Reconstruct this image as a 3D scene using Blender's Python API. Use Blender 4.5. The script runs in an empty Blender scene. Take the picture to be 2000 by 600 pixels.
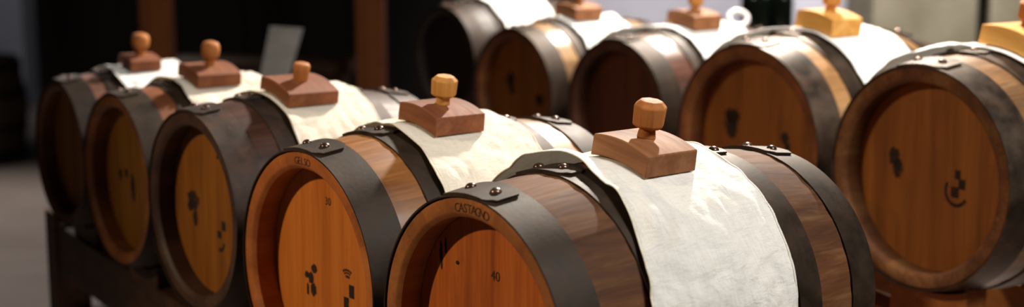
import bpy, bmesh, math, random
from math import sin, cos, pi, radians, sqrt
from mathutils import Vector, Matrix, noise
random.seed(7)
sc = bpy.context.scene
col = sc.collection
H = 1.35                                   # camera height above the floor
PITCH = radians(9.5)
FPX = 2800.0                               # focal length for a 2000 px wide frame

def at(u, v, Y):
    """point seen at pixel (u, v) of the 2000x600 photo, at distance Y into the room"""
    x = (u - 1000) / FPX; y = (v - 300) / FPX
    d = Vector((x, cos(PITCH) - y * sin(PITCH), -(y * cos(PITCH) + sin(PITCH))))
    return Vector((0, 0, H)) + d * (Y / d.y)

# ------------------------------------------------------------------ objects
def tag(o, label=None, cat=None, group=None, kind=None):
    if label: o['label'] = label
    if cat: o['category'] = cat
    if group: o['group'] = group
    if kind: o['kind'] = kind
    return o

def empty(name, M, label, cat, group=None):
    o = bpy.data.objects.new(name, None); col.objects.link(o)
    o.empty_display_size = .05
    o.matrix_world = M
    return tag(o, label, cat, group)

class MB:
    def __init__(s): s.v = []; s.f = []; s.tone = []
    def add(s, vs, fs, tone=0.5):
        n = len(s.v); s.v += [tuple(p) for p in vs]
        for f in fs: s.f.append([i + n for i in f]); s.tone.append(tone)
    def box(s, c, d, M=None, tone=.5):
        vs = []
        for x in (-.5, .5):
            for y in (-.5, .5):
                for z in (-.5, .5):
                    p = Vector((x * d[0], y * d[1], z * d[2]))
                    if M: p = M @ p
                    vs.append(p + Vector(c))
        s.add(vs, [(0, 1, 3, 2), (4, 6, 7, 5), (0, 4, 5, 1), (2, 3, 7, 6), (0, 2, 6, 4), (1, 5, 7, 3)], tone)
    def lathe(s, prof, n=48, axis='x', closed=False, tone=.5):
        """prof: list of (axial, radius); full revolution"""
        vs = []; fs = []
        for (a, r) in prof:
            for k in range(n):
                t = 2 * pi * k / n
                vs.append((a, -r * sin(t), r * cos(t)) if axis == 'x' else (r * cos(t), r * sin(t), a))
        m = len(prof)
        for i in range(m if closed else m - 1):
            j = (i + 1) % m
            for k in range(n):
                k2 = (k + 1) % n
                fs.append((i * n + k, i * n + k2, j * n + k2, j * n + k))
        if not closed:
            if prof[0][1] > 1e-6: fs.append(tuple(range(n))[::-1])
            if prof[-1][1] > 1e-6: fs.append(tuple((m - 1) * n + k for k in range(n)))
        s.add(vs, fs, tone)
    def build(s, name, mat, parent=None, smooth=None, bevel=0, segs=2, M=None, sub=0, mat2=None, idx=None):
        me = bpy.data.meshes.new(name)
        me.from_pydata(s.v, [], s.f); me.update()
        bm = bmesh.new(); bm.from_mesh(me)
        at_ = bm.faces.layers.float.new('tone')
        for f, t in zip(bm.faces, s.tone): f[at_] = t
        bmesh.ops.remove_doubles(bm, verts=bm.verts, dist=1e-6)
        bmesh.ops.recalc_face_normals(bm, faces=bm.faces)
        if smooth is not None:
            for f in bm.faces: f.smooth = True
            for e in bm.edges:
                if len(e.link_faces) == 2 and e.calc_face_angle(0) > radians(smooth): e.smooth = False
        bm.to_mesh(me); bm.free()
        me.materials.append(mat)
        if mat2:
            me.materials.append(mat2)
            for i, q in enumerate(idx): me.polygons[i].material_index = q
        o = bpy.data.objects.new(name, me); col.objects.link(o)
        if parent: o.parent = parent
        if M is not None: o.matrix_world = M
        if bevel:
            b = o.modifiers.new('bevel', 'BEVEL'); b.width = bevel; b.segments = segs
            b.limit_method = 'ANGLE'; b.angle_limit = radians(30)
        if sub:
            q = o.modifiers.new('sub', 'SUBSURF'); q.levels = sub; q.render_levels = sub
        return o

# ------------------------------------------------------------------ materials
def rgb(h):
    f = lambda c: c / 12.92 if c <= .04045 else ((c + .055) / 1.055) ** 2.4
    return tuple(f(int(h[i:i + 2], 16) / 255) for i in (0, 2, 4)) + (1,)

class Mat:
    def __init__(s, name):
        s.m = bpy.data.materials.new(name); s.m.use_nodes = True
        s.nt = s.m.node_tree; s.b = s.nt.nodes['Principled BSDF']
        s.co = s.nt.nodes.new('ShaderNodeTexCoord').outputs['Object']
    def n(s, t, **kw):
        q = s.nt.nodes.new(t)
        for k, v in kw.items(): setattr(q, k, v)
        return q
    def L(s, a, b): s.nt.links.new(a, b)
    def scaled(s, sc_, src=None, loc=(0, 0, 0)):
        q = s.n('ShaderNodeMapping'); q.inputs['Scale'].default_value = sc_; q.inputs['Location'].default_value = loc
        s.L(src or s.co, q.inputs[0]); return q.outputs[0]
    def noise(s, vec, scale=1, detail=4, rough=.55, dist=0):
        q = s.n('ShaderNodeTexNoise'); s.L(vec, q.inputs['Vector'])
        q.inputs['Scale'].default_value = scale; q.inputs['Detail'].default_value = detail
        q.inputs['Roughness'].default_value = rough; q.inputs['Distortion'].default_value = dist
        return q.outputs['Fac']
    def ramp(s, fac, stops):
        q = s.n('ShaderNodeValToRGB'); s.L(fac, q.inputs[0])
        e = q.color_ramp.elements
        while len(e) < len(stops): e.new(.5)
        for i, (p, c) in enumerate(stops):
            e[i].position = p; e[i].color = c if len(c) == 4 else (*c, 1)
        return q.outputs[0]
    def mix(s, fac, a, b, mode='MIX'):
        q = s.n('ShaderNodeMix', data_type='RGBA', blend_type=mode)
        if isinstance(fac, (int, float)): q.inputs[0].default_value = fac
        else: s.L(fac, q.inputs[0])
        for i, x in ((6, a), (7, b)):
            if isinstance(x, tuple): q.inputs[i].default_value = x
            else: s.L(x, q.inputs[i])
        return q.outputs[2]
    def math(s, op, a, b=0):
        q = s.n('ShaderNodeMath', operation=op)
        for i, x in ((0, a), (1, b)):
            if isinstance(x, (int, float)): q.inputs[i].default_value = x
            else: s.L(x, q.inputs[i])
        return q.outputs[0]
    def bump(s, h, strength=.3, dist=.001, prev=None):
        q = s.n('ShaderNodeBump'); q.inputs['Strength'].default_value = strength; q.inputs['Distance'].default_value = dist
        s.L(h, q.inputs['Height'])
        if prev: s.L(prev, q.inputs['Normal'])
        return q.outputs[0]
    def set(s, **kw):
        for k, v in kw.items():
            i = s.b.inputs[k.replace('_', ' ')]
            if isinstance(v, (int, float, tuple)): i.default_value = v
            else: s.L(v, i)
        return s.m

BLK = (0.006, 0.004, 0.003, 1)
def wood(name, dark, mid, light, along='x', rough=.5, stain=.35, tonew=.5, seed=0, fine=1.0, bump=.25, coat=0, knots=False):
    m = Mat(name)
    sx = {'x': (2.2, 34, 34), 'z': (34, 34, 2.2), 'y': (34, 2.2, 34)}[along]
    v = m.scaled(sx, loc=(seed * 3.1, seed * 1.7, seed * 2.3))
    g1 = m.noise(v, 1.0 * fine, 6, .62, .6)
    v2 = m.scaled(tuple(k * 5 for k in sx), loc=(seed, 0, seed))
    g2 = m.noise(v2, 1.0, 3, .6)
    g = m.math('ADD', m.math('MULTIPLY', g1, .75), m.math('MULTIPLY', g2, .25))
    c = m.ramp(g, [(.32, rgb(dark)), (.5, rgb(mid)), (.68, rgb(light))])
    if tonew:
        a = m.n('ShaderNodeAttribute', attribute_name='tone')
        t = m.ramp(a.outputs['Fac'], [(0, (1 - tonew,) * 3), (1, (1 + tonew * .6,) * 3)])
        c = m.mix(1.0, c, t, 'MULTIPLY')
    st = m.noise(m.scaled((7, 7, 7), loc=(seed * 5.3, 2, 1)), 1.3, 5, .65, .4)
    s = m.ramp(st, [(.56, (0, 0, 0)), (.74, (1, 1, 1))])
    c = m.mix(m.math('MULTIPLY', s, stain), c, BLK)
    r = m.math('ADD', m.math('MULTIPLY', g2, .25), rough - .05)
    return m.set(Base_Color=c, Roughness=r, Normal=m.bump(g, bump, .0012), Coat_Weight=coat, Coat_Roughness=.3, Specular_IOR_Level=.3)

def iron(name, base, light, rust=.25, rough=.6, metal=.3, seed=0):
    m = Mat(name)
    n1 = m.noise(m.scaled((14, 14, 14), loc=(seed, seed * 2, 0)), 1.5, 6, .6, .3)
    n2 = m.noise(m.scaled((90, 90, 90)), 2, 4, .7)
    c = m.ramp(n1, [(.35, rgb(base)), (.7, rgb(light))])
    rs = m.ramp(m.noise(m.scaled((22, 22, 22), loc=(3, seed, 1)), 1, 6, .7), [(.52, (0, 0, 0)), (.68, (1, 1, 1))])
    c = m.mix(m.math('MULTIPLY', rs, rust), c, rgb('5a3a26'))
    r = m.math('ADD', m.math('MULTIPLY', n1, .3), rough - .15)
    return m.set(Base_Color=c, Metallic=metal, Roughness=r, Normal=m.bump(m.math('ADD', n1, n2), .15, .001), Specular_IOR_Level=.3)

def linen(name, base, shade, blot=.12, seed=0):
    m = Mat(name)
    v = m.scaled((1, 1, 1))
    w1 = m.noise(m.scaled((40, 900, 900)), 1, 2, .5); w2 = m.noise(m.scaled((900, 40, 40)), 1, 2, .5)
    weave = m.math('ADD', w1, w2)
    n1 = m.noise(m.scaled((16, 16, 16), loc=(seed, 1, seed)), 1, 5, .6, .5)
    c = m.ramp(m.math('MULTIPLY', weave, .5), [(.38, rgb(shade)), (.55, rgb(base))])
    bl = m.ramp(m.noise(m.scaled((11, 11, 11), loc=(seed * 2, 5, 2)), 1.2, 5, .65), [(.55, (0, 0, 0)), (.72, (1, 1, 1))])
    c = m.mix(m.math('MULTIPLY', bl, blot), c, rgb('c9a56a'))
    cr = m.noise(m.scaled((24, 38, 38), loc=(1, seed, 2)), 1.0, 5, .6, 1.2)
    nb = m.bump(cr, .7, .005); nb = m.bump(weave, .35, .0006, nb)
    m.set(Base_Color=c, Roughness=.9, Normal=nb, Sheen_Weight=.15)
    tr = m.n('ShaderNodeBsdfTranslucent'); m.L(c, tr.inputs['Color']); m.L(nb, tr.inputs['Normal'])
    mx = m.n('ShaderNodeMixShader'); mx.inputs[0].default_value = .18
    out = m.nt.nodes['Material Output']
    m.L(m.b.outputs[0], mx.inputs[1]); m.L(tr.outputs[0], mx.inputs[2]); m.L(mx.outputs[0], out.inputs[0])
    return m.m

def plain(name, a, b, scale=6, rough=.7, metal=0, bump=.15, detail=5):
    m = Mat(name)
    n1 = m.noise(m.scaled((scale,) * 3), 1, detail, .6, .3)
    c = m.ramp(n1, [(.35, rgb(a)), (.68, rgb(b))])
    return m.set(Base_Color=c, Roughness=rough, Metallic=metal, Normal=m.bump(n1, bump, .003))

M_ink = plain('burnt_ink', '120b07', '241509', 60, .9)
def ragged(name, a, b_):
    m = Mat(name); n1 = m.noise(m.scaled((130, 130, 60)), 1, 4, .7, .4); n2 = m.noise(m.scaled((30, 30, 30)), 1, 2)
    al = m.ramp(m.math('ADD', m.math('MULTIPLY', n1, .6), m.math('MULTIPLY', n2, .4)), [(.40, (.25, .25, .25)), (.52, (1, 1, 1))])
    return m.set(Base_Color=m.ramp(n2, [(.3, rgb(a)), (.7, rgb(b_))]), Roughness=.9, Alpha=m.math('MULTIPLY', al, .85))
M_ink = ragged('burnt_ink', '140c08', '2a180d')
M_ink_pale = ragged('pale_burnt_ink', '4a260e', '5c3214')
M_letter = plain('branded_letter', '2a1409', '3b1d0c', 80, .9)
M_iron = iron('aged_iron', '21180f', '3d2f23')
M_iron_dark = iron('dark_iron', '1a120c', '31241b', .3, seed=3)
M_iron_brown = iron('rusty_iron', '2c211c', '473932', .6, seed=5)
M_iron_pale = iron('brown_grey_iron', '2c231c', '54463a', .35, .45, .5, seed=7)
M_rivet = iron('rivet_iron', '44302a', '7e685c', .2, .28, .8, seed=2)
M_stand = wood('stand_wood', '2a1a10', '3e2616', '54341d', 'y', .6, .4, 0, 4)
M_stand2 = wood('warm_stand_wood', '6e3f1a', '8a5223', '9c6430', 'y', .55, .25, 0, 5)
M_post = wood('post_wood', '6a3a18', '854a20', '9a5a2a', 'z', .6, .3, 0, 6)
M_blockA = wood('stopper_wood', '6c4023', '7e502f', '926340', 'y', .62, .12, 0, 1, 1.4)
M_blockB = wood('stopper_red_wood', '62351d', '774326', '8c5836', 'y', .62, .12, 0, 2, 1.4)
M_blockC = wood('stopper_golden_wood', 'a8742f', 'bf8a42', 'd0a05a', 'y', .62, .1, 0, 3, 1.4)
M_knobA = wood('knob_wood', '8a4f28', 'a5652f', 'ba7a40', 'z', .62, .1, 0, 8, 1.2)
M_knobB = wood('knob_golden_wood', 'a0672c', 'b87d3a', 'c99350', 'z', .62, .1, 0, 9, 1.2)
M_linA = linen('ivory_linen', 'f8f5ee', 'eae5da', .2, 1)
M_linB = linen('cream_linen', 'f2eadb', 'e4dac8', .1, 2)
M_linC = linen('white_linen', 'f7f6f3', 'e6e4e0', .03, 3)
M_hem = linen('linen_hem', 'f8f3e8', 'e5decd', .0, 4)

# ------------------------------------------------------------------ barrels
RIM_W = .14; REC = .036 / .165; BIL = .112
class B: pass
def spec(key, pos, r, A, **kw):
    b = B(); b.key = key; b.pos = Vector(pos) + Vector((0, 0, H)); b.r = r; b.A = radians(A)
    b.L = kw.pop('L')
    b.axis = Vector((sin(b.A), cos(b.A), 0)); b.t = Vector((cos(b.A), -sin(b.A), 0))
    b.bil = BIL
    for k, v in kw.items(): setattr(b, k, v)
    b.Rm = r * (1 + b.bil)
    # local frame: origin on the underside at mid length, x along the axis, z up
    o = b.pos + b.axis * (b.L / 2) - Vector((0, 0, b.Rm))
    b.M = Matrix.Translation(o) @ Matrix.Rotation(pi / 2 - b.A, 4, 'Z')
    return b
def R_at(b, x):                             # outside radius of the staves, x measured from the front face
    q = (x - b.L / 2) / (b.L / 2)
    return b.r * (1 + b.bil * (1 - abs(q) ** 1.9))
def loc(b, x, ang, R):                      # local point: ang from the top, positive towards the right (camera side)
    return Vector((x - b.L / 2, -R * sin(ang), R * cos(ang) + b.Rm))
def face_yz(b, u, v, depth=0.0):
    """where the sight line through a photo pixel meets the plane of the head: local (y, z-axis height)"""
    p0 = Vector((0, 0, H)); d = at(u, v, 1) - p0
    c = b.pos + b.axis * depth
    s = (c - p0).dot(b.axis) / d.dot(b.axis)
    q = p0 + d * s - c
    return -q.dot(b.t), q.z

def text_polys(txt, size):
    cu = bpy.data.curves.new('t', 'FONT'); cu.body = txt; cu.size = size; cu.align_x = 'CENTER'; cu.resolution_u = 3
    o = bpy.data.objects.new('t', cu); col.objects.link(o)
    bpy.context.view_layer.update()
    me = bpy.data.meshes.new_from_object(o.evaluated_get(bpy.context.evaluated_depsgraph_get()))
    vs = [v.co.copy() for v in me.vertices]; fs = [tuple(p.vertices) for p in me.polygons]
    bpy.data.objects.remove(o); bpy.data.curves.remove(cu); bpy.data.meshes.remove(me)
    return vs, fs

def slab(mb, pts, x, th=.0004):
    """flat outline (y,z) standing on plane x, raised towards -x"""
    n = len(pts)
    vs = [(x, p[0], p[1]) for p in pts] + [(x - th, p[0], p[1]) for p in pts]
    fs = [tuple(range(n)), tuple(range(2 * n - 1, n - 1, -1))] + [(i, (i + 1) % n, n + (i + 1) % n, n + i) for i in range(n)]
    mb.add(vs, fs)
def blob(mb, b, u, v, du, dv, x, seed, n=22, lean=0):
    rnd = random.Random(seed)
    cy, cz = face_yz(b, u, v, b.rec)
    y1, _ = face_yz(b, u + du, v, b.rec); _, z1 = face_yz(b, u, v - dv, b.rec)
    ry = abs(y1 - cy); rz = abs(z1 - cz)
    pts = []
    for k in range(n):
        a = 2 * pi * k / n; q = .8 + .35 * rnd.random()
        pts.append((cy + ry * q * cos(a) + lean * rz * sin(a), cz + b.Rm + rz * q * sin(a)))
    slab(mb, pts, x)

def make_barrel(b, label, group, mat, headmat, hoopmat, wordmark=None, number=None, marks=None, rimmat=None, hoop_xs=None, hoopw=.052, laps=None):
    root = empty('barrel', b.M, label, 'barrel', group)
    L, r = b.L, b.r; rnd = random.Random(hash(b.key) % 1000 if False else sum(map(ord, b.key)))
    ns, seg = 22, 4; n = ns * seg
    rim = r * RIM_W; d = r * REC; b.rec = d
    tones = [rnd.random() for _ in range(ns)]
    mb = MB()
    ri = r - rim
    prof = []                               # closed body profile, front recess -> outside -> rear recess
    prof += [(d, ri + .002), (.006, ri), (.0015, ri + .004), (0, ri + .0065), (0, r - .002), (.002, r)]
    nx = 26
    for i in range(1, nx): prof.append((L * i / nx, R_at(b, L * i / nx)))
    prof += [(L - .002, r), (L, r - .002), (L, ri + .0065), (L - .0015, ri + .004), (L - .006, ri), (L - d, ri + .002)]
    m = len(prof)
    vs = []; fs = []; tn = []; ix = []
    for i, (x, R) in enumerate(prof):
        for k in range(n):
            a = 2 * pi * k / n
            RR = R - (.0009 if k % seg == 0 and 4 < i < m - 4 else 0)
            p = loc(b, x, a, RR); vs.append(p)
    for k in range(n):
        k2 = (k + 1) % n
        for i in range(m - 1):
            fs.append((i * n + k, (i + 1) * n + k, (i + 1) * n + k2, i * n + k2)); tn.append(tones[k // seg]); ix.append(1 if i < 5 or i >= m - 6 else 0)
    mb.v = [tuple(p) for p in vs]; mb.f = [list(f) for f in fs]; mb.tone = tn
    body = mb.build('staves', mat, root, smooth=32, mat2=rimmat or mat, idx=ix)
    # heads: front one with planks
    for (x0, x1, nm) in ((d, d + .012, 'head'), (L - d - .012, L - d, 'head')):
        hb = MB(); N = 64
        rr = ri + .0015
        npl = 5; 
        hb.add([loc(b, x, 2 * pi * k / N, rr) for x in (x0, x1) for k in range(N)],
               [tuple(range(N))[::-1], tuple(range(N, 2 * N))] + [(k, (k + 1) % N, N + (k + 1) % N, N + k) for k in range(N)])
        hb.build(nm, headmat, root)
    # hoops with overlapped, riveted ends
    xs = hoop_xs or [.047, .272, .728, .953]
    laps = laps or [(-16, 13, -9, 6), (-20, 8, -14, 0), (-20, 10, -14, 6), (-16, 12, -9, 5)]
    th = .0024 * r / .165
    for hi, (fx, lp) in enumerate(zip(xs, laps)):
        w = hoopw * r / .165 * (1.0 if hi in (0, 3) else .82)
        xc = min(max(fx * L, w / 2 - .002), L - w / 2 + .002)
        x0, x1 = xc - w / 2, xc + w / 2
        hb = MB(); N = 96
        sect = []
        for q in range(6): 
            x = x0 + w * q / 5; sect.append((x, R_at(b, min(max(x, 0), L)) + th))
        for q in range(5, -1, -1):
            x = x0 + w * q / 5; sect.append((x, R_at(b, min(max(x, 0), L)) + .0002))
        ms = len(sect)
        hv = [loc(b, x, 2 * pi * k / N, R) for (x, R) in sect for k in range(N)]
        hf = [(i * N + k, i * N + (k + 1) % N, ((i + 1) % ms) * N + (k + 1) % N, ((i + 1) % ms) * N + k) for i in range(ms) for k in range(N)]
        hb.add(hv, hf)
        # lap: second layer with clipped corners
        a0, a1, ra, rb_ = [radians(q) for q in lp]
        K = 20; lv = []
        for lay in (th * .9, th * 1.95):
            for i in range(K + 1):
                a = a0 + (a1 - a0) * i / K
                e = min(i, K - i) / K * (a1 - a0) * r
                cut = max(0, .010 * r / .165 - e * .8) if i > K / 2 else 0
                lift = 0.0003 + (.0008 if i > K - 2 else 0)
                for x in (x0 + .001 + cut, (x0 + x1) / 2, x1 - .001 - cut):
                    lv.append(loc(b, x, a, R_at(b, min(max(x, 0), L)) + lay + lift))
        W = 3; o2 = (K + 1) * W; lf = []
        for i in range(K):
            for j in range(W - 1):
                q = i * W + j
                lf.append((o2 + q, o2 + q + 1, o2 + q + W + 1, o2 + q + W)); lf.append((q, q + W, q + W + 1, q + 1))
            lf.append((i * W, o2 + i * W, o2 + (i + 1) * W, (i + 1) * W))
            q = i * W + W - 1
            lf.append((q, q + W, o2 + q + W, o2 + q))
        for i in (0, K):
            for j in range(W - 1):
                q = i * W + j; lf.append((q, q + 1, o2 + q + 1, o2 + q))
        hb.add(lv, lf)
        hoop = hb.build('hoop', hoopmat, root, smooth=40)
        for a in (ra, rb_):
            rv = MB(); R0 = R_at(b, xc) + th * 2.0
            rr = .0068 * r / .165
            pr = [(0, rr)] + [(rr * .72 * sin(q), rr * cos(q)) for q in [pi / 2 * k / 6 for k in range(1, 7)]]
            c = loc(b, xc, a, R0); nz = Vector((0, -sin(a), cos(a)))
            rot = nz.to_track_quat('Z', 'Y').to_matrix()
            lm = MB(); lm.lathe([(-.001, rr)] + pr, 16, 'z')
            rv.add([rot @ Vector(p) + c for p in lm.v], lm.f)
            rv.build('rivet', M_rivet, hoop, smooth=50)
    if wordmark:                            # burned into the rim, letters standing along the arc
        txt, a_c, step, size = wordmark
        wm = MB()
        for i, ch in enumerate(txt):
            a = radians(a_c + (i - (len(txt) - 1) / 2) * step)
            v2, f2 = text_polys(ch, size)
            Rr = r - rim * .72
            vs = []
            for p in v2:
                q = Vector((p.x, p.y + Rr))
                y, z = -(q.x * cos(a) + q.y * sin(a)), -q.x * sin(a) + q.y * cos(a)
                vs.append((-L / 2 - .0004, y, z + b.Rm))
            wm.add(vs, f2)
        wm.build('branded_word', M_letter, root)
    if number:
        txt, u, v, size = number
        y0, z0 = face_yz(b, u, v, d)
        v2, f2 = text_polys(txt, size)
        nm = MB(); nm.add([(d - L / 2 - .0005, y0 - p.x, z0 + b.Rm + p.y) for p in v2], f2)
        nm.build('stamped_number', M_letter, root)
    if marks:
        for nm_, mk in marks(b, d - L / 2 - .0002): mk.build(nm_, M_ink_pale if 'pale' in nm_ else M_ink, root)
    return root

def quad_px(mb, b, u0, v0, u1, v1, x):
    P = []
    y0, z0 = face_yz(b, u0, v0, b.rec); y1, z1 = face_yz(b, u1, v1, b.rec)
    slab(mb, [(y0, z0 + b.Rm), (y1, z0 + b.Rm), (y1, z1 + b.Rm), (y0, z1 + b.Rm)], x)
def arc_px(mb, b, u, v, ru, rv, a0, a1, x, w=.25, n=12):
    cy, cz = face_yz(b, u, v, b.rec); y1, _ = face_yz(b, u + ru, v, b.rec); _, z1 = face_yz(b, u, v - rv, b.rec)
    ry, rz = abs(y1 - cy), abs(z1 - cz)
    for k in range(n):
        A0 = radians(a0 + (a1 - a0) * k / n); A1 = radians(a0 + (a1 - a0) * (k + 1) / n)
        # angle measured as seen from the front: 0 = right, 90 = up (right is -y)
        f = lambda s, A: (cy - ry * s * cos(A), cz + b.Rm + rz * s * sin(A))
        slab(mb, [f(1, A0), f(1, A1), f(1 - w, A1), f(1 - w, A0)], x)

# ------------------------------------------------------------------ stoppers
def make_stopper(b, label, group, mat, kmat, w_t, w_x, style, fx=.5, da=0, twist=0, kr=.019, kh=.037, hk=1.0):
    """bent wooden block lying on the cloth over the bung, with a turned knob"""
    R0 = R_at(b, fx * b.L) + .0090
    ang = radians(da)
    M = b.M @ Matrix.Translation(loc(b, fx * b.L, ang, R0)) @ Matrix.Rotation(ang, 4, 'X') @ Matrix.Rotation(radians(twist), 4, 'Z')
    root = empty('barrel_stopper', M, label, 'stopper', group)
    bl = MB(); K = 14
    h0 = .034 * w_t / .094 * hk
    rb, rt = R0, w_t * 1.9
    vs = []
    for i in range(K + 1):
        y = -w_t / 2 + w_t * i / K
        zb = -(rb - sqrt(rb * rb - y * y)); zt = h0 - (rt - sqrt(rt * rt - y * y))
        for x in (-w_x / 2, w_x / 2):
            vs.append((x, y, zb)); vs.append((x * .985, y * .99, zt))
    fs = []
    for i in range(K):
        a = i * 4; c = a + 4
        fs += [(a, a + 2, c + 2, c), (a + 1, c + 1, c + 3, a + 3), (a, c, c + 1, a + 1), (a + 2, a + 3, c + 3, c + 2)]
    fs += [(0, 1, 3, 2), (K * 4, K * 4 + 2, K * 4 + 3, K * 4 + 1)]
    bl.add(vs, fs)
    bl.build('block', mat, root, smooth=25, bevel=.0016)
    kb = MB(); z0 = h0 - .001
    if style == 'octagon':
        kb.lathe([(z0, kr * .60), (z0 + .3 * kh, kr * .5), (z0 + .34 * kh, kr * .52)], 20, 'z')
        pr = [(z0 + .31 * kh, kr * .70), (z0 + .42 * kh, kr * 1.0), (z0 + 1.04 * kh, kr * 1.06), (z0 + 1.22 * kh, kr * .70)]
        ob = MB(); ob.lathe(pr, 8, 'z'); 
        rot = Matrix.Rotation(radians(14), 3, 'Z')
        kb.add([rot @ Vector(p) for p in ob.v], ob.f)
        kb.build('knob', kmat, root, smooth=22, bevel=.0022, segs=3)
    elif style == 'round':
        pr = [(z0, kr * .62), (z0 + .25 * kh, kr * .56), (z0 + .36 * kh, kr * .72), (z0 + .5 * kh, kr * .98), (z0 + .75 * kh, kr * 1.06), (z0 + 1.0 * kh, kr * 1.04), (z0 + 1.15 * kh, kr * .86), (z0 + 1.22 * kh, kr * .5), (z0 + 1.235 * kh, 0)]
        kb.lathe(pr, 32, 'z'); kb.build('knob', kmat, root, smooth=45)
    else:                                   # short straight peg
        pr = [(z0, kr * .88), (z0 + .6 * kh, kr), (z0 + .95 * kh, kr * 1.04), (z0 + 1.06 * kh, kr * .9), (z0 + 1.1 * kh, kr * .6), (z0 + 1.11 * kh, 0)]
        kb.lathe(pr, 32, 'z'); kb.build('knob', kmat, root, smooth=45)
    return root

# ------------------------------------------------------------------ cloths
def make_cloth(b, label, group, mat, fl=(.27, .27), fr=(.69, .69), phi=(-70, 78), seed=1, lift=None, amp=1.0, flare=0.0, hemmat=None):
    """linen strip over the bilge. fl/fr: left/right edge (fraction of length) on the top and down the front side."""
    nu, nv = 56, 110
    ph0, ph1 = radians(phi[0]), radians(phi[1])
    S = Vector((seed * 7.3, seed * 3.1, seed * 1.9))
    P = []
    for j in range(nv + 1):
        ph = ph0 + (ph1 - ph0) * j / nv
        k = ph / radians(75)
        l = fl[0] + (fl[1] - fl[0]) * k * (1 if k > 0 else 1) ; rgt = fr[0] + (fr[1] - fr[0]) * max(k, 0) ** 1.3
        sw = min(1, max(0, -k / .28)); sw = sw * sw * (3 - 2 * sw)
        if k < 0: l = fl[0] - flare * sw
        row = []
        for i in range(nu + 1):
            s = i / nu
            x = (l + (rgt - l) * s) * b.L
            x += .0035 * noise.noise(Vector((s * 2, ph * 3, 1)) + S) * (1 if .02 < s < .98 else .7) + .004 * noise.noise(Vector((ph * 4, 3, 2)) + S) * (abs(s - .5) * 2) ** 3
            e = min(s, 1 - s)
            off = .0070 - .0016 * min(1, e / .25)
            under = math.exp(-(((ph - b.da) / (b.hw / b.r * 1.25)) ** 6)) * math.exp(-((((x / b.L) - b.fx) / (b.hx / b.L * 1.35)) ** 6))
            q = Vector((x * 14, ph * b.r * 15, seed)) ; q2 = Vector((x * 42, ph * b.r * 30, seed * 2))
            wr = abs(noise.noise(q + S)) * .0085 + abs(noise.noise(q2 + S)) * .0035
            # tension folds running from the block's corners
            fold = max(0, noise.noise(Vector((x * 30 + ph * 4, ph * 2.2, 9)) + S)) * .004
            off += amp * (wr + fold) * (1 - under) + .0006
            if flare: off += (.0075 if flare > .15 else .003) * sw * math.exp(-(s / .45) ** 2)
            if lift: off += lift(s, math.degrees(ph))
            row.append(loc(b, x, ph, R_at(b, x) + off))
        P.append(row)
    cb = MB(); vs = [p for row in P for p in row]; W = nu + 1
    cb.add(vs, [(j * W + i, j * W + i + 1, (j + 1) * W + i + 1, (j + 1) * W + i) for j in range(nv) for i in range(nu)])
    root = cb.build('linen_cloth', mat, None, smooth=180)
    root.matrix_world = b.M
    sm = root.modifiers.new('thick', 'SOLIDIFY'); sm.thickness = .0009; sm.offset = 1
    tag(root, label, 'cloth', group)
    # rolled hem along the four edges
    path = [P[j][0] for j in range(nv + 1)] + [P[nv][i] for i in range(1, nu + 1)] + [P[j][nu] for j in range(nv - 1, -1, -1)] + [P[0][i] for i in range(nu - 1, 0, -1)]
    hb = MB(); n = len(path); K = 6; hv = []
    for i, p in enumerate(path):
        tdir = (path[(i + 1) % n] - path[i - 1]).normalized()
        nrm = Vector((0, p.y, p.z - b.Rm)).normalized(); bn = tdir.cross(nrm).normalized(); nrm = bn.cross(tdir)
        for k in range(K):
            a = 2 * pi * k / K
            hv.append(p + nrm * (.0005 + .0011 * sin(a)) + bn * (.0019 * cos(a)))
    hb.add(hv, [(i * K + k, i * K + (k + 1) % K, ((i + 1) % n) * K + (k + 1) % K, ((i + 1) % n) * K + k) for i in range(n) for k in range(K)])
    h = hb.build('hem', hemmat or mat, root, smooth=180)
    return root

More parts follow.
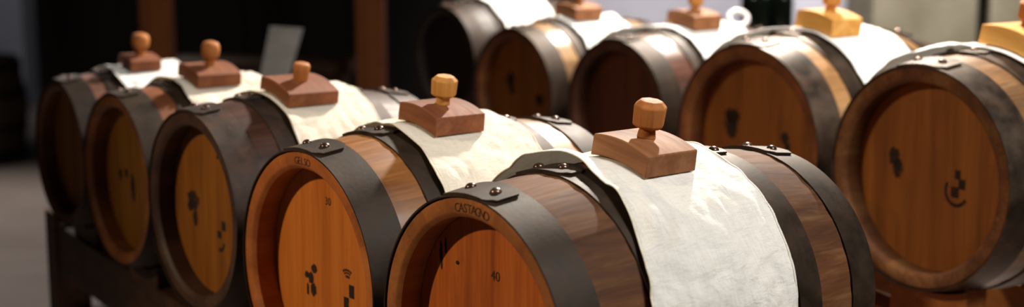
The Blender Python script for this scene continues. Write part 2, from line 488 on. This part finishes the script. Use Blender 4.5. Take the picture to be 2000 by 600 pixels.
# ------------------------------------------------------------------ stands
def make_stand(bs, label, mat, end_far=.06, end_near=.5, rail_h=.105, rail_w=.06, leg=.068, front_in=.065, legs_at=None):
    f = [b.pos + b.axis * front_in for b in bs]; g = [b.pos + b.axis * (b.L - front_in) for b in bs]
    rad = [R_at(b, front_in) + .0035 for b in bs]
    root = empty('barrel_stand', Matrix.Translation((f[0].x, f[0].y, 0)), label, 'stand')
    inv = root.matrix_world.inverted()
    bots = [b.pos.z - q for b, q in zip(bs, rad)]
    # sloping top line: below every barrel
    def line(pts):
        a, c = pts[-1], pts[0]; d = Vector((c.x - a.x, c.y - a.y, 0)); n = d.length; d.normalize()
        return a, d, n
    a, d, n = line(f)
    pos = [(p - a).dot(d) for p in f]
    sl = (bots[0] - bots[-1]) / n
    base = min(z - sl * s for z, s in zip(bots, pos)) - .012
    ztop = lambda s: base + sl * s
    for pts in (f, g):
        a2, d2, n2 = line(pts)
        s0, s1 = -bs[-1].r - end_far, n2 + end_near
        mb = MB(); q = Vector((-d2.y, d2.x, 0))
        sc2 = n / n2
        vs = []
        for s in (s0, s1):
            for w in (-.5, .5):
                for h in (-rail_h, 0):
                    p = a2 + d2 * s + q * (w * rail_w); vs.append(Vector((p.x, p.y, ztop(s * sc2) + h)))
        mb.add([inv @ p for p in vs], [(0, 1, 3, 2), (4, 6, 7, 5), (0, 4, 5, 1), (2, 3, 7, 6), (0, 2, 6, 4), (1, 5, 7, 3)])
        mb.build('rail', mat, root, bevel=.004)
        for s in legs_at or (s0 + leg / 2 - .03, s1 - .1):
            p = a2 + d2 * s; zt = ztop(s * sc2) - rail_h if s > 0 else ztop(s * sc2) + .022
            lb = MB(); M3 = Matrix.Rotation(math.atan2(d2.y, d2.x), 3, 'Z')
            off = Vector((0, 0, 0)) if s > 0 else -d2 * (leg / 2 - .03) * 0
            c = p + off
            lb.box(inv @ Vector((c.x, c.y, zt / 2)), (leg, leg * 1.05, zt), M3)
            lb.build('leg', mat, root, bevel=.004)
        for b, p, bz in zip(bs, pts, bots):  # cradles that carry each barrel
            s = (p - a2).dot(d2); x = front_in if pts is f else b.L - front_in
            Rc = R_at(b, x) + .0042
            N = 16; vs = []
            zb = ztop(s * sc2)
            half = radians(24)
            for i in range(N + 1):
                an = -half + 2 * half * i / N
                for xx in (-.024, .024):
                    c = b.pos + b.axis * (x + xx) + b.t * (Rc * sin(an))
                    vs.append(Vector((c.x, c.y, b.pos.z - Rc * cos(an) - .0008)))
                    vs.append(Vector((c.x, c.y, min(zb - .004 + abs(0), b.pos.z - Rc - .003))))
            fs = []
            for i in range(N):
                k = i * 4; c = k + 4
                fs += [(k, c, c + 2, k + 2), (k + 1, k + 3, c + 3, c + 1), (k, k + 1, c + 1, c), (k + 2, c + 2, c + 3, k + 3)]
            fs += [(0, 2, 3, 1), (N * 4, N * 4 + 1, N * 4 + 3, N * 4 + 2)]
            cb = MB(); cb.add([inv @ v for v in vs], fs); cb.build('cradle', mat, root)
    # cross ties between the two rails
    for k in (0, -1):
        a2, d2, n2 = line(f); a3, d3, n3 = line(g)
        s = -bs[-1].r - .02 if k == 0 else n2 + end_near - .1
        p, q = a2 + d2 * s, a3 + d3 * (s * n3 / n2)
        z = ztop(s) - rail_h - .12
        v = q - p; v.z = 0; M3 = Matrix.Rotation(math.atan2(v.y, v.x), 3, 'Z'); c = (p + q) / 2
        cb = MB(); cb.box(inv @ Vector((c.x, c.y, z)), (v.length, .045, .07), M3); cb.build('cross_rail', mat, root, bevel=.003)
    return root

# ------------------------------------------------------------------ the ten barrels
Bs = [spec('B1', (-.0474, 1.5397, -.4725), .165, 51, L=0.505),
      spec('B2', (-.2762, 1.8606, -.4766), .1672, 51.5, L=0.447),
      spec('B3', (-.4962, 2.1728, -.4548), .1547, 52.3, L=0.39),
      spec('B4', (-.6952, 2.4753, -.4622), .1499, 53.5, L=0.367),
      spec('B5', (-.8834, 2.7647, -.4605), .1403, 54, L=0.332)]
Rs = [spec('R1', (.6424, 2.2415, -.4153), .178, 56.5, L=0.46),
      spec('R2', (.4290, 2.6124, -.4193), .1813, 55, L=0.42),
      spec('R3', (.2120, 2.9435, -.4096), .1525, 53.6, L=0.43),
      spec('R4', (.0002, 3.2288, -.4043), .1473, 53.6, L=0.39),
      spec('R5', (-.1686, 3.5129, -.3560), .1305, 52.5, L=0.36)]

st_B1 = wood('chestnut_staves', '402310', '5a3519', '745030', 'x', .68, .4, .28, 11, 1.6, .5)
st_B2 = wood('tan_staves', '6a3e1a', '845427', '9c6a38', 'x', .4, .25, .22, 12, coat=.3)
st_B3 = wood('dark_red_staves', '321c17', '44291e', '58392e', 'x', .45, .4, .25, 13)
st_B4 = wood('reddish_staves', '58301a', '764628', '8e5c3a', 'x', .5, .35, .25, 14)
st_B5 = wood('brown_staves', '4a2c1c', '644030', '7a5646', 'x', .5, .35, .25, 15)
st_R1 = wood('mottled_staves', '54381f', '765434', '977650', 'x', .36, .4, .3, 16, coat=.35)
st_R2 = wood('honey_staves', '684828', '8a643c', 'a48056', 'x', .38, .25, .25, 17, coat=.35)
st_R3 = wood('walnut_staves', '2c150c', '472313', '5e3422', 'x', .36, .3, .25, 18, coat=.4)
st_R4 = wood('oak_staves', '5e4222', '7c5a32', '947246', 'x', .4, .35, .25, 19, coat=.3)
st_R5 = wood('blackened_staves', '16100e', '2a1f1b', '3a2d27', 'x', .45, .4, .2, 20)
hd_B1 = wood('chestnut_head', '7a3810', 'a85418', 'c06c28', 'z', .5, .2, 0, 21, .8)
hd_B2 = wood('orange_head', '9a5018', 'b86620', 'c8782e', 'z', .5, .14, 0, 22, .7)
hd_B3 = wood('amber_head', '6c3b0c', '834d12', '935b1b', 'z', .5, .2, 0, 23, .7)
hd_B4 = wood('ochre_head', '693e0f', '805116', '8e5e1e', 'z', .5, .2, 0, 24, .7)
hd_R1 = wood('russet_head', '5e340c', '784614', '8a5620', 'z', .55, .3, 0, 26, .7)
hd_R3 = wood('dark_head', '33170b', '472210', '552c16', 'z', .5, .2, 0, 28, .7)
hd_R5 = wood('black_head', '140c0a', '20140f', '2c1d16', 'z', .55, .2, 0, 29, .7)

def rimw(name, a, b_, c, seed): return wood(name, a, b_, c, 'x', .5, .5, .2, seed, .5)
rm_B1 = rimw('chestnut_rim', '7a4420', '96592c', 'a86a38', 41); rm_B2 = rimw('orange_rim', '8a4a20', 'a55c28', 'b56c36', 42)
rm_B3 = rimw('dark_rim', '33201a', '442c22', '543a2e', 43); rm_B4 = rimw('brown_rim', '5e3418', '75441f', '875428', 44)
rm_B5 = rimw('umber_rim', '4a2a14', '60381b', '704624', 45); rm_R1 = rimw('mottled_rim', '3c2110', '573218', '76522c', 46)
rm_R2 = rimw('honey_rim', '4a2a14', '64391b', '805028', 47); rm_R3 = rimw('walnut_rim', '2e170d', '40221380'[:6], '52301e', 48)
rm_R5 = rimw('black_rim', '18110f', '241a17', '30241f', 49)
def blots(b, x, *items):
    mk = MB()
    for k, (u, v, du, dv) in enumerate(items): blob(mk, b, u, v, du, dv, x, k + 1 + int(u) % 7)
    return 'burnt_blot', mk
def emblem(b, x, quads, arcs):
    mk = MB()
    for q in quads: quad_px(mk, b, *q, x)
    for (u, v, ru, rv, a0, a1, w) in arcs: arc_px(mk, b, u, v, ru, rv, a0, a1, x, w)
    return 'burnt_emblem', mk
def marks_B1(b, x):
    return [blots(b, x, (862, 497, 3, 26), (871, 480, 2, 16)), blots(b, x, (894, 513, 3, 4))]
def marks_B2(b, x):
    return [blots(b, x, (614, 525, 5, 9), (608, 543, 5, 12), (613, 565, 6, 13), (600, 536, 4, 7), (602, 565, 2, 12)),
            emblem(b, x, [(682, 556, 692, 585), (672, 579, 682, 612)], []),
            ('pale_crest', emblem(b, x, [], [(679, 548, 15, 22, 55, 130, .2), (679, 548, 10.5, 16, 55, 130, .2), (679, 548, 7, 10, 45, 130, .5)])[1])]
def marks_B3(b, x):
    return [blots(b, x, (378, 390, 11, 18), (382, 425, 4, 17), (372, 402, 6, 9)),
            emblem(b, x, [(433, 432, 441, 453), (425, 450, 433, 467)], [(430, 470, 9, 22, 250, 350, .3)]),
            emblem(b, x, [], [(432, 315, 9, 16, 10, 170, .3)])]
def marks_B4(b, x):
    return [blots(b, x, (236, 340, 3, 12)), blots(b, x, (247, 338, 3, 10)), blots(b, x, (260, 366, 4, 26))]
def marks_R1(b, x):
    return [blots(b, x, (1747, 306, 10, 18), (1754, 328, 9, 20)),
            emblem(b, x, [(1873, 350, 1885, 372), (1858, 364, 1872, 388), (1866, 332, 1876, 352)], [(1868, 374, 24, 32, 150, 330, .22)])]
def marks_R2(b, x):
    return [blots(b, x, (1430, 225, 15, 14), (1428, 246, 13, 22)), blots(b, x, (1533, 270, 8, 12), (1538, 288, 6, 10))]
def marks_R4(b, x):
    return [blots(b, x, (997, 155, 9, 14), (1000, 175, 5, 10)), blots(b, x, (1054, 196, 8, 12))]

GB = 'small barrels in the front row'; GR = 'barrels in the back row'
make_barrel(Bs[0], 'nearest wooden barrel with CASTAGNO burned into its rim and 40 on its head', GB, st_B1, hd_B1, M_iron,
            ('CASTAGNO', 2, 2.8, .0145), ('40', 968, 549, .0165), marks_B1, rimmat=rm_B1)
make_barrel(Bs[1], 'glossy tan barrel with GELSO on its rim and 30 on its orange head', GB, st_B2, hd_B2, M_iron,
            ('GELSO', 0, 2.8, .014), ('30', 641, 401, .0155), marks_B2, rimmat=rm_B2)
make_barrel(Bs[2], 'dark reddish barrel with a black rim in the middle of the front row', GB, st_B3, hd_B3, M_iron_brown, None, None, marks_B3, rimmat=rm_B3)
make_barrel(Bs[3], 'barrel with an ochre head and brick-red staves, second from the left in the front row', GB, st_B4, hd_B4, M_iron, None, None, marks_B4, rimmat=rm_B4)
make_barrel(Bs[4], 'leftmost barrel of the front row, above the end post of the stand', GB, st_B5, hd_B4, M_iron_dark, rimmat=rm_B5)
make_barrel(Rs[0], 'large barrel at the right edge with a russet head and round burnt emblem', GR, st_R1, hd_R1, M_iron_pale, None, None, marks_R1, rimmat=rm_R1)
make_barrel(Rs[1], 'honey-brown barrel with two black blots on its head, behind the nearest stopper', GR, st_R2, hd_R1, M_iron_pale, None, None, marks_R2, rimmat=rm_R2)
make_barrel(Rs[2], 'dark walnut barrel with an unmarked nearly black head in the middle of the back row', GR, st_R3, hd_R3, M_iron, rimmat=rm_R3)
make_barrel(Rs[3], 'back row barrel with an ochre head and small dark blot, right of the black barrel', GR, st_R4, hd_B4, M_iron, None, None, marks_R4, rimmat=rm_B5)
make_barrel(Rs[4], 'black barrel at the far left end of the back row', GR, st_R5, hd_R5, M_iron_dark, rimmat=rm_R5)

for b_, v in zip(Bs + Rs, ((.46, 10, .094, .082), (.455, 9, .09, .084), (.44, 13, .094, .09), (.46, 10, .088, .084), (.48, 9, .068, .064),
                           (.425, 11, .105, .095), (.415, 9, .094, .080), (.47, 6, .086, .08), (.45, 6, .082, .078), (.5, 0, .08, .076))):
    b_.fx, b_.da, b_.hw, b_.hx = v[0], radians(v[1]), v[2] / 2, v[3] / 2
GC = 'linen cloths on the front row barrels'; GD = 'white cloths on the back row barrels'
def lift1(s, ph):
    return .008 * math.exp(-(s / .10) ** 2) * math.exp(-((ph + 14) / 11) ** 2)
make_cloth(Bs[0], 'ivory linen cloth draped over the nearest barrel', GC, M_linA, (.30, .215), (.675, .655), (-66, 98), 1, lift1, 1.35, .05, M_hem)
make_cloth(Bs[1], 'cream linen cloth on the barrel with the orange head stamped 30', GC, M_linB, (.30, .27), (.70, .70), (-60, 72), 2, None, 1.0, 0, M_linB)
make_cloth(Bs[2], 'cream linen cloth under the stopper with the short peg knob', GC, M_linB, (.30, .30), (.70, .69), (-60, 72), 3)
make_cloth(Bs[3], 'cream linen cloth on the second barrel from the left in the front row', GC, M_linB, (.28, .30), (.72, .70), (-60, 72), 4)
make_cloth(Bs[4], 'pale linen cloth with a folded edge on the leftmost front barrel', GC, M_linC, (.30, .32), (.74, .70), (-60, 72), 5)
make_cloth(Rs[0], 'white cloth on the large barrel at the right edge', GD, M_linC, (.30, .30), (.70, .70), (-60, 80), 6, None, 1.0, .2)
make_cloth(Rs[1], 'white cloth hanging from the honey-brown back row barrel', GD, M_linC, (.30, .30), (.70, .68), (-60, 78), 7, None, 1.0, .2)
make_cloth(Rs[2], 'white cloth on the dark walnut barrel', GD, M_linC, (.30, .30), (.70, .68), (-60, 76), 8, None, 1.0, .2)
make_cloth(Rs[3], 'white cloth on the ochre-headed barrel of the back row', GD, M_linC, (.30, .30), (.70, .68), (-60, 76), 9)
make_cloth(Rs[4], 'white cloth on the black barrel at the far end of the back row', GD, M_linC, (.26, .28), (.74, .72), (-60, 76), 10)

GS = 'wooden stoppers on the front row'; GT = 'wooden stoppers on the back row'
make_stopper(Bs[0], 'brown wooden stopper with a faceted knob on the nearest barrel', GS, M_blockA, M_knobA, .094, .082, 'octagon', fx=.46, da=10, hk=0.78)
make_stopper(Bs[1], 'reddish wooden stopper with a faceted honey knob on the tan barrel stamped 30', GS, M_blockB, M_knobB, .090, .084, 'octagon', fx=.455, da=9, kr=.0175, kh=.033, hk=0.82)
make_stopper(Bs[2], 'flat reddish stopper with a short peg knob and no neck', GS, M_blockB, M_knobA, .094, .090, 'peg', fx=.44, da=13, kr=.0128, kh=.026, hk=0.64)
make_stopper(Bs[3], 'brown stopper with a rounded knob, second from the left in the front row', GS, M_blockB, M_knobA, .088, .084, 'round', fx=0.46, da=10, kr=.0155, kh=.036, hk=0.74)
make_stopper(Bs[4], 'small brown stopper with a ball-like knob on the leftmost front barrel', GS, M_blockB, M_knobA, .068, .064, 'round', fx=.48, da=9, kr=.0168, kh=.036, hk=0.9)
make_stopper(Rs[0], 'golden wooden stopper with a knob at the right edge', GT, M_blockC, M_knobA, .105, .095, 'octagon', kr=.02, kh=.037, fx=.425, da=11, hk=.88)
make_stopper(Rs[1], 'golden yellow wooden stopper on the honey-brown barrel', GT, M_blockC, M_knobB, .094, .080, 'octagon', kr=.0175, kh=.035, fx=.415, da=9)
make_stopper(Rs[2], 'brown stopper with a pale lit top on the dark walnut barrel', GT, M_blockA, M_knobB, .086, .08, 'octagon', kr=.0165, kh=.034, fx=.47, da=6)
make_stopper(Rs[3], 'brown stopper on the ochre-headed barrel of the back row', GT, M_blockA, M_knobA, .082, .078, 'octagon', kr=.0165, kh=.034, fx=.45, da=6)
make_stopper(Rs[4], 'dark stopper on the black barrel, cut by the top of the photo', GT, M_blockB, M_knobA, .08, .076, 'round', kr=.017, kh=.035)

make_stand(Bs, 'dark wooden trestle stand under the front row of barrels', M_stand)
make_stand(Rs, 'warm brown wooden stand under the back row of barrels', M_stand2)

# ------------------------------------------------------------------ room
def struct(name, mb, mat, bevel=0):
    o = mb.build(name, mat, None, bevel=bevel); o['kind'] = 'structure'; return o
M_floor = plain('concrete_floor', '7d716a', '93877f', 1.6, .75, 0, .2, 8)
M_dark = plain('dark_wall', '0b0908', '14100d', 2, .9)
M_plaster = plain('grey_plaster', '9a97a0', 'adaab2', 3, .85)
M_stone = plain('beige_stone', '8c8269', 'aaa08a', 5, .9, 0, .4, 8)
mb = MB(); mb.box((0, 6, -.05), (16, 16, .1)); struct('floor', mb, M_floor)
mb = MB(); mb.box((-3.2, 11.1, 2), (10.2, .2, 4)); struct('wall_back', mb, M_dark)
mb = MB(); mb.box((3.6, 6.6, 2), (6.6, .2, 4)); struct('wall_right', mb, M_plaster)

def px_box(name, u0, u1, Y, z0, z1, dep, mat, label, cat, bevel=.004, vtop=None):
    xa = at(u0, 100, Y).x; xb = at(u1, 100, Y).x
    root_b = Vector(((xa + xb) / 2, Y + dep / 2, z0))
    mb = MB(); mb.box((0, 0, (z1 - z0) / 2), (xb - xa, dep, z1 - z0))
    o = mb.build(name, mat, None, bevel=bevel, M=Matrix.Translation(root_b))
    return tag(o, label, cat)
px_box('wooden_post', 275, 331, 5.2, 0, 3.2, .1, M_post, 'brown square wooden post rising behind the leftmost stoppers', 'post')
px_box('wooden_post', 696, 750, 5.2, 0, 3.2, .1, M_post, 'brown square wooden post left of the black barrel', 'post')
o = px_box('stone_pillar', 1702, 1908, 4.9, 0, 3.2, .4, M_stone, 'rough beige stone pillar behind the right end of the back row', 'pillar', .01)
o = px_box('stone_pillar', 1932, 2080, 4.95, 0, 3.2, .4, M_stone, 'grey-beige stone pillar at the right edge beyond the dark gap', 'pillar', .01)

# dark cupboard filling the gap behind the posts
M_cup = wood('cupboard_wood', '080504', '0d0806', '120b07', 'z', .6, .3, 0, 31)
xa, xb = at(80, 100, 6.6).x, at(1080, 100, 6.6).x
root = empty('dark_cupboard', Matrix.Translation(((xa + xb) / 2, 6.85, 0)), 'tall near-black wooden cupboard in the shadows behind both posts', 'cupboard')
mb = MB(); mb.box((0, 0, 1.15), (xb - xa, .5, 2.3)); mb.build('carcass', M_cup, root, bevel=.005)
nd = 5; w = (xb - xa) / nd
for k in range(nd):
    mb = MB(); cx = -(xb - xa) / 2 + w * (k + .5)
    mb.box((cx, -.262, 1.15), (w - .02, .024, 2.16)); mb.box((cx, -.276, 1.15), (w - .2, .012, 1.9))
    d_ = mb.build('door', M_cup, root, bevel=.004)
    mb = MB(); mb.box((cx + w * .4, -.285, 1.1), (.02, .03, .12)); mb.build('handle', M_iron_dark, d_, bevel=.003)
# low bench between the posts
xa, xb = at(335, 100, 5.6).x, at(690, 100, 5.6).x; zt = at(500, 112, 5.6).z
root = empty('wooden_bench', Matrix.Translation(((xa + xb) / 2, 5.6, 0)), 'dim brown wooden bench between the two posts', 'bench')
mb = MB(); mb.box((0, 0, zt - .03), (xb - xa, .3, .05)); mb.build('seat', M_stand, root, bevel=.004)
for sx in (-1, 1):
    mb = MB(); mb.box((sx * ((xb - xa) / 2 - .06), 0, (zt - .055) / 2), (.06, .26, zt - .055)); mb.build('leg', M_stand, root, bevel=.003)

# small grey sign plate on a thin stand
M_plate = plain('grey_plate', '6f6c68', '807d78', 20, .5)
Y = 3.75
p = at(551, 101, Y)
root = empty('sign_plate', Matrix.Translation((p.x, p.y, 0)), 'plain grey plate leaning on a thin stand behind the cream cloths', 'sign')
bl, br, tr, tl = (at(507, 152, Y), at(564, 152, Y), at(592, 57, Y + .06), at(527, 52, Y + .06))
mb = MB(); q = [v - Vector((p.x, p.y, 0)) for v in (bl, br, tr, tl)]; bk = [v + Vector((0, .004, .001)) for v in q]
mb.add(q + bk, [(0, 1, 2, 3), (7, 6, 5, 4), (0, 4, 5, 1), (1, 5, 6, 2), (2, 6, 7, 3), (3, 7, 4, 0)])
mb.build('plate', M_plate, root)
mb = MB(); zz = (bl.z + tl.z) / 2; mb.lathe([(0.012, .006), (zz, .006)], 12, 'z'); mb.v = [(a, b_ + .05, c) for a, b_, c in mb.v]; mb.build('rod', M_iron_dark, root, smooth=40)
mb = MB(); mb.lathe([(0, .11), (.008, .11), (.012, .1), (.012, .006)], 32, 'z'); mb.v = [(a, b_ + .05, c) for a, b_, c in mb.v]; mb.build('base', M_iron_dark, root, smooth=40)

# upright tub on the floor, far left
Y = 7.9; M_tub = wood('tub_wood', '4a3a30', '63503f', '786450', 'z', .6, .3, .25, 33)
xr = at(52, 250, Y).x; rt = .36; zt = at(30, 112, Y).z
root = empty('upright_tub', Matrix.Translation((xr - rt, Y, 0)), 'weathered upright wooden tub with dark hoops on the floor at the far left', 'tub')
mb = MB(); mb.lathe([(0, rt * .9), (zt * .5, rt), (zt, rt * .88), (zt, rt * .82), (zt - .06, rt * .82), (zt - .06, 0)], 48, 'z'); mb.build('staves', M_tub, root, smooth=40)
for zf in (.08, .34, .66, .92):
    rr = rt * (.9 + .1 * (1 - abs(zf - .5) * 2)) + .004
    mb = MB(); mb.lathe([(zt * zf - .02, rr - .004), (zt * zf - .02, rr), (zt * zf + .02, rr), (zt * zf + .02, rr - .004)], 48, 'z', True); mb.build('hoop', M_iron_brown, root, smooth=40)
# pale strip of wall beyond it
px_box('plaster_pillar', -60, 46, 10.2, 0, 3.2, .3, M_plaster, 'pale grey plaster pillar at the far left edge', 'pillar', .01)

# dark bottles on a small table behind the back row
M_glass = plain('dark_green_glass', '0c120c', '182018', 4, .06)
M_table = wood('table_wood', '4a3020', '5e3f2a', '6e4d35', 'x', .5, .3, 0, 35)
Y = 4.7; zt = at(1490, 120, Y).z; cx = at(1490, 100, Y).x
root = empty('side_table', Matrix.Translation((cx, Y, 0)), 'small brown table behind the back row with dark bottles on it', 'table')
mb = MB(); mb.box((0, 0, zt - .015), (.42, .3, .03)); mb.build('tabletop', M_table, root, bevel=.003)
for sx in (-1, 1):
    for sy in (-1, 1):
        mb = MB(); mb.box((sx * .18, sy * .12, (zt - .03) / 2), (.04, .04, zt - .03)); mb.build('leg', M_table, root, bevel=.002)
labs = ['dark glass bottle behind the white ring, leftmost of the three', 'dark glass bottle in the middle of the three on the small table', 'dark glass bottle rightmost of the three, next to the pale panel']
for i, u in enumerate((1464, 1494, 1523)):
    px_ = at(u, 100, Y).x; yy = Y + (.04 if i == 1 else -.02)
    mb = MB(); mb.lathe([(0, .03), (.003, .036), (.2, .036), (.225, .03), (.25, .0165), (.31, .0135), (.312, .016), (.325, .016), (.325, 0)], 32, 'z')
    o = mb.build('glass_bottle', M_glass, None, smooth=40, M=Matrix.Translation((px_, yy, zt))); tag(o, labs[i], 'bottle', 'dark bottles on the side table')

# leaning white panel with a red corner
Y = 5.6; M_white = plain('white_panel', 'b9b6c0', 'cac7d0', 3, .6); M_red = plain('red_panel', '8c1220', 'a01828', 6, .6)
root = empty('display_panel', Matrix.Translation((at(1620, 100, Y).x, Y, 0)), 'pale display panel with a red lower corner behind the golden yellow stopper', 'panel')
o0 = root.matrix_world.translation
def flat(name, pts, y, mat, par, th=.012):
    q = [Vector((at(u, v, Y).x - o0.x, y, at(u, v, Y).z)) for u, v in pts]; n = len(q)
    bk = [v + Vector((0, th, 0)) for v in q]
    mb = MB(); mb.add(q + bk, [tuple(range(n)), tuple(range(2 * n - 1, n - 1, -1))] + [(i, n + i, n + (i + 1) % n, (i + 1) % n) for i in range(n)]); return mb.build(name, mat, par)
flat('backing', [(1542, 130), (1700, 130), (1700, -260), (1542, -260)], 0, M_white, root)
o = flat('red_corner', [(1632, 64), (1699, 64), (1699, -8)], -.006, M_red, root, .005); o['label'] = 'red triangular corner'
for u in (1560, 1676):
    x_ = at(u, 100, Y).x - o0.x; zb = at(u, 130, Y).z
    mb = MB(); mb.box((x_, .02, zb / 2), (.03, .03, zb)); mb.build('leg', M_white, root, bevel=.002)

# white ring resting on the rear of the walnut barrel
M_ring = plain('white_ceramic', 'e6e2e0', 'f2efec', 10, .35)

b = Rs[2]
mb = MB(); mb.lathe([(.0058 * sin(2 * pi * k / 12), .0205 + .0058 * cos(2 * pi * k / 12)) for k in range(12)], 36, 'z', True)
p = b.M @ loc(b, b.L * .83, radians(-1), R_at(b, b.L * .83) + .0205)
o = mb.build('ceramic_ring', M_ring, None, smooth=60, M=Matrix.Translation(p) @ Matrix.Rotation(radians(48), 4, 'X'))
tag(o, 'white ring lying on the rear of the dark walnut barrel', 'ring')

# ------------------------------------------------------------------ light
def area(name, p, target, size, power, color, spread=180):
    l = bpy.data.lights.new(name, 'AREA'); l.size = size; l.energy = power; l.color = color; l.shape = 'DISK'; l.spread = radians(spread)
    o = bpy.data.objects.new(name, l); col.objects.link(o); o.location = p
    o.rotation_euler = (Vector(target) - Vector(p)).to_track_quat('-Z', 'Y').to_euler(); return o
def spot(name, p, target, size, power, color, angle=60, blend=.5):
    l = bpy.data.lights.new(name, 'SPOT'); l.shadow_soft_size = size; l.energy = power; l.color = color; l.spot_size = radians(angle); l.spot_blend = blend
    o = bpy.data.objects.new(name, l); col.objects.link(o); o.location = p
    o.rotation_euler = (Vector(target) - Vector(p)).to_track_quat('-Z', 'Y').to_euler(); return o
spot('ceiling_spot', (.75, 4.1, 2.75), (.3, 2.3, .95), .06, 740, (1, .9, .78), 95, .6)
spot('row_lamp', (.9, 1.75, 3.1), (.6, 2.8, 1.0), .1, 210, (1, .95, .88), 44, .7)
spot('left_lamp', (-2.95, .75, 2.6), (.06, 1.55, .84), .07, 285, (1, .79, .52), 49, 1)
area('soft_ceiling_light', (1.4, .6, 2.9), (.3, 1.9, .9), .7, 20, (1, .97, .93), 100)
spot('floor_fill', (-3.2, 7.6, 3.3), (-1.9, 5.4, 0), .2, 330, (1, .9, .83), 75, .8)  # unseen spot, added to lighten the floor at the left
spot('corner_fill', (-2.3, 6.6, 3.2), (-3.3, 9.4, .9), .2, 110, (.92, .95, 1), 45, .9)  # added without a visible source, brightens the tub and plaster pillar
spot('wall_fill', (1.0, 4.3, 3.2), (1.7, 6.0, 1.1), .2, 680, (1, .97, .95), 80, .6)  # added fill from an unseen spot for the right wall and stone pillars

w = bpy.data.worlds.new('World'); sc.world = w; w.use_nodes = True
w.node_tree.nodes['Background'].inputs[0].default_value = (1, .93, .86, 1)
w.node_tree.nodes['Background'].inputs[1].default_value = .012

# ------------------------------------------------------------------ camera
cam = bpy.data.cameras.new('Camera'); co = bpy.data.objects.new('Camera', cam); col.objects.link(co)
co.location = (0, 0, H); co.rotation_euler = (pi / 2 - PITCH, 0, 0)
cam.sensor_width = 36; cam.lens = 36 * FPX / 2000; cam.clip_start = .05
cam.dof.use_dof = True; cam.dof.focus_distance = 1.74; cam.dof.aperture_fstop = 2.8
sc.camera = co
sc.view_settings.view_transform = 'Standard'; sc.view_settings.look = 'None'
sc.view_settings.gamma = 1; sc.view_settings.exposure = 0; sc.view_settings.use_curve_mapping = False
